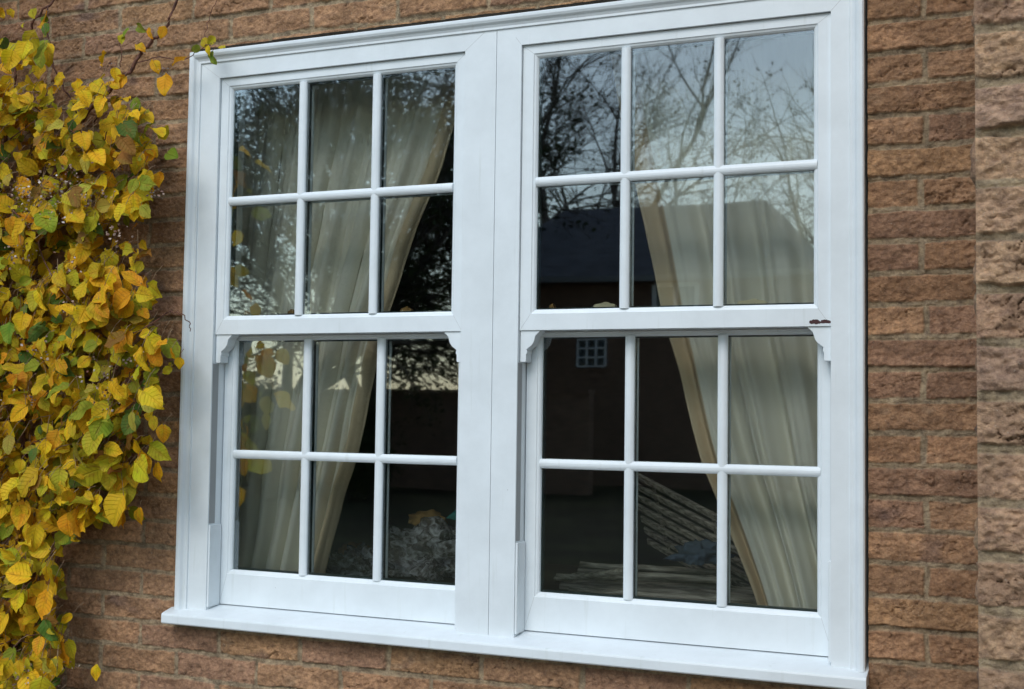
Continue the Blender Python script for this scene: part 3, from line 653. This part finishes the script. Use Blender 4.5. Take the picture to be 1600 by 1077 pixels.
# dry flower heads: small pale and dusky petals
FD = mat('dried_petals', (.42, .30, .24), .9, .1, noise_mix((.20, .09, .07), (.52, .42, .34), 40)); FP = mat('pale_petals', (.62, .55, .54), .8, .1)
fh = MB()
for cx_, cy_, n_, sp_ in ((75, 300, 60, 34), (120, 335, 50, 30), (40, 300, 30, 20), (30, 400, 40, 28), (165, 640, 40, 22), (150, 590, 40, 28), (110, 270, 40, 30), (100, 480, 30, 20), (240, 300, 20, 16), (40, 1060, 50, 36), (90, 1050, 30, 26), (180, 370, 30, 20), (135, 300, 60, 34), (60, 330, 60, 40), (20, 290, 40, 26), (110, 420, 30, 30), (215, 560, 24, 20), (30, 620, 30, 30), (60, 545, 30, 26), (170, 100, 14, 14), (255, 110, 12, 12)):
    for _ in range(n_):
        p = Vector(at(LP.gauss(cx_, sp_*.55), LP.gauss(cy_, sp_*.4), LP.uniform(-.23, -.16))) if cy_ > 130 else Vector(at(LP.gauss(cx_, sp_*.4), LP.gauss(cy_, sp_*.3), -.09))
        fh.mi = 1 if LP.random() < .13 else 0
        r_ = LP.uniform(.0025, .0055); a = Vector([LP.uniform(-1, 1) for _ in range(3)]).normalized(); b = a.orthogonal().normalized()
        c2 = a.cross(b)*.8
        fh.add([p-a*r_, p-b*r_*.8+c2*.002, p+a*r_, p+b*r_*.8], [(0, 1, 2), (0, 2, 3)])
fho = fh.build('dried_flowers', [FD, FP], None, fix=False); fho['kind'] = 'stuff'; child_at(plant, fho)

# ------------------------------------------------------------------ what stands behind the camera and shows in the panes
GR_M = mat('garden_soil', (.035, .035, .02), .95, .1, noise_mix((.022, .02, .012), (.045, .048, .022), 1.5))
o = MB().add([(-160, -200, GZ), (160, -200, GZ), (160, .3, GZ), (-160, .3, GZ)], [(0, 1, 2, 3)]).build('ground', GR_M); tag(o, kind='structure')
PAV = mat('paving', (.10, .09, .075), .9, .1, noise_mix((.07, .06, .05), (.13, .115, .10), 2))
o = MB().add([(-9, -5, GZ+.006), (9, -5, GZ+.006), (9, .0, GZ+.006), (-9, .0, GZ+.006)], [(0, 1, 2, 3)]).build('patio', PAV); tag(o, kind='structure')
def mir(px, py, Yd):
    """point whose mirror image in the glass (y = .045) was measured at that pixel"""
    p = at(px, py, Yd); return Vector((p[0], .09-Yd, p[2]))
SLATE = mat('slate_roof', (.06, .07, .085), .8, .3, noise_mix((.045, .052, .066), (.11, .12, .14), 3, bump=.4, stretch=(1, 1, 4), bdist=.05))
HB = mat('dark_brick', (.10, .055, .035), .9, .2, noise_mix((.13, .08, .06), (.26, .165, .12), 5, stretch=(1, 1, 3)))
WF = mat('painted_timber', (.8, .82, .83), .5); DG = mat('dark_pane', (.05, .07, .08), .1, .8)
D = 22.0
house = empty('brick_house', tuple(mir(900, 650, D))[:2]+(GZ,)); tag(house, 'dark brick house with hipped slate roof mirrored in the panes', 'house')
yF, yB = .09-D, .09-D-6.5
xe0, xe1 = -9.6, -1.95; ez = 3.45; rz = 5.2; rx0, rx1 = -7.8, -3.2
b_ = MB().box(xe0+.35, xe1-.35, yB+.3, yF-.3, GZ, ez-.05); child_at(house, b_.build('wall', HB))
ym = (yF+yB)/2
child_at(house, MB().add([(xe0, yF, ez), (xe1, yF, ez), (xe1, yB, ez), (xe0, yB, ez), (rx0, ym+1.2, rz), (rx1, ym+1.2, rz), (rx1, ym-1.2, rz), (rx0, ym-1.2, rz)], [(0, 1, 5, 4), (1, 2, 6, 5), (2, 3, 7, 6), (3, 0, 4, 7), (4, 5, 6, 7), (0, 3, 2, 1)]).build('roof', SLATE))
child_at(house, MB().box(xe0, xe1, yF-.02, yF+.09, ez-.10, ez+.02).build('gutter', mat('grey_gutter', (.22, .23, .24), .5)))
def far_window(px0, py0, px1, py1, n=2, m_=1, t_=.085):
    a = mir(px0, py0, D-.15); c_ = mir(px1, py1, D-.15); y = yF-.3
    x0, x1 = a.x, c_.x; z1, z0 = a.z, c_.z
    f = MB()
    for q in range(n+1): x = x0+(x1-x0)*q/n; f.box(x-t_/2, x+t_/2, y+.0, y+.08, z0, z1)
    for q in range(m_+1): z = z0+(z1-z0)*q/m_; f.box(x0, x1, y+.003, y+.075, z-t_/2, z+t_/2)
    w_ = f.build('window', WF); child_at(house, w_)
    g_ = MB().box(x0, x1, y-.01, y+.02, z0, z1).build('pane', DG); g_.parent = w_
far_window(1015, 440, 1080, 500, 2, 1); far_window(892, 530, 934, 572, 3, 3, .035)
# lower range of the house on its far side
ann = empty('garden_wall', (-11.0, -20, GZ)); tag(ann, 'low brick garden wall mirrored beside the dark house', 'wall')
w0 = mir(560, 612, 19); child_at(ann, MB().box(w0.x-9, -5.5, -19.3, -19.05, GZ, w0.z).build('wall', HB), MB().box(w0.x-9, -5.5, -19.36, -18.99, w0.z, w0.z+.07).build('coping', HB))

def tree(name, base, h, spread, label, leafy, seed, levels=5, lean=(0, 0), cat='tree', leafsize=.1, leafn=7, first=.3, density=1.0):
    r = random.Random(seed); tr = MB(); cr2 = MB(); tips = []
    root = empty(name, base); tag(root, label, cat)
    def br(p, d, L_, rad, lv_):
        n = 5; pts = [p]; 
        for i in range(n):
            d = (d+Vector([r.uniform(-1, 1)*.16 for _ in range(3)])+Vector((0, 0, .03 if lv_ < 3 else -.03*leafy))).normalized(); pts.append(pts[-1]+d*L_/n)
        tr.tube(pts, [rad*(1-.45*i/n) for i in range(n+1)], 7 if lv_ < 2 else 4 if lv_ < 4 else 3, cap=False)
        if lv_ >= levels-2: tips.extend(pts[1:])
        if lv_ >= levels: return
        k = r.choice((3, 4)) if lv_ > 0 else 6
        for i in range(int(k*density+.5)):
            q = pts[min(n, 2+int(r.random()*4))] if lv_ else pts[min(n, 2+i % 4)]
            ax = Vector([r.uniform(-1, 1) for _ in range(3)]).normalized()
            nd = (Matrix.Rotation(r.uniform(.35, .95), 3, ax) @ d)
            nd = (nd*Vector((spread, spread, 1))).normalized()
            br(q, nd, L_*r.uniform(.55, .8), rad*.52, lv_+1)
        br(pts[-1], d, L_*.72, rad*.55, lv_+1)
    br(Vector(base), Vector((lean[0], lean[1], 1)).normalized(), h*first, h*(.022 if leafy else .014), 0)
    child_at(root, tr.build('trunk', BARK2, None, smooth=True, fix=False))
    if leafy or leafn:
        for t_ in tips:
            for _ in range(leafn if leafy else (1 if r.random() < leafn/20 else 0)):
                p = t_+Vector([r.gauss(0, .16) for _ in range(3)]); a = Vector([r.uniform(-1, 1) for _ in range(3)]).normalized(); b = a.orthogonal().normalized(); s_ = leafsize*r.uniform(.5, 1.2)
                cr2.add([p-a*s_*.5, p-b*s_*.28, p+a*s_*.5, p+b*s_*.28], [(0, 1, 2, 3)])
        child_at(root, cr2.build('crown', LEAFD, None, fix=False))
    return root, tips
BARK2 = mat('dark_bark', (.08, .065, .055), .9, .1, noise_mix((.06, .048, .04), (.13, .11, .09), 8))
LEAFD = mat('dark_foliage', (.035, .055, .02), .7, .2, noise_mix((.02, .035, .012), (.06, .085, .03), 1.2))
b1 = mir(1000, 560, 34); tree('bare_tree', (b1.x, b1.y, GZ), 19, 1.15, 'nearly bare tree rising behind the middle of the mirrored roof', 0, 4, levels=6, leafn=3, leafsize=.14, first=.30, density=.80)
b1 = mir(850, 560, 31); tree('bare_tree', (b1.x, b1.y, GZ), 19, 1.15, 'dense twiggy tree behind the left end of the mirrored roof', 0, 5, levels=6, leafn=2, leafsize=.12, first=.30, density=.64)
b2 = mir(1440, 560, 30); tree('bare_tree', (b2.x, b2.y, GZ), 13, 1.4, 'bare tree mirrored at the right edge of the right sash', 0, 12, levels=5, leafn=1, leafsize=.12, lean=(-.12, 0), first=.30, density=.66)
b3 = mir(440, 560, 15); tree('leafy_tree', (b3.x, b3.y, GZ), 10.5, 1.15, 'dark leafy tree mirrored in the left half of the left sash', 1, 9, levels=5, leafn=1, leafsize=.13, first=.29)
b4 = mir(585, 560, 18); tree('leafy_tree', (b4.x, b4.y, GZ), 11.0, 1.0, 'thin leaved tree mirrored in the right half of the left sash', 1, 31, levels=5, leafn=1, leafsize=.12, first=.34, density=.9)
b5 = mir(405, 600, 15.6); tree('added_shrub', (b5.x, b5.y, GZ), 3.3, 1.5, 'bushy shrub added to cover mirrored sky low in the left sash, left of the two', 1, 44, levels=5, leafn=2, leafsize=.10, first=.22, cat='shrub')  # both shrubs are added to block bright sky reflected in the left panes
b6 = mir(545, 600, 15.8); tree('added_shrub', (b6.x, b6.y, GZ), 2.9, 1.6, 'bushy shrub added to cover mirrored sky low in the left sash, right of the two', 1, 45, levels=5, leafn=2, leafsize=.10, first=.22, cat='shrub')
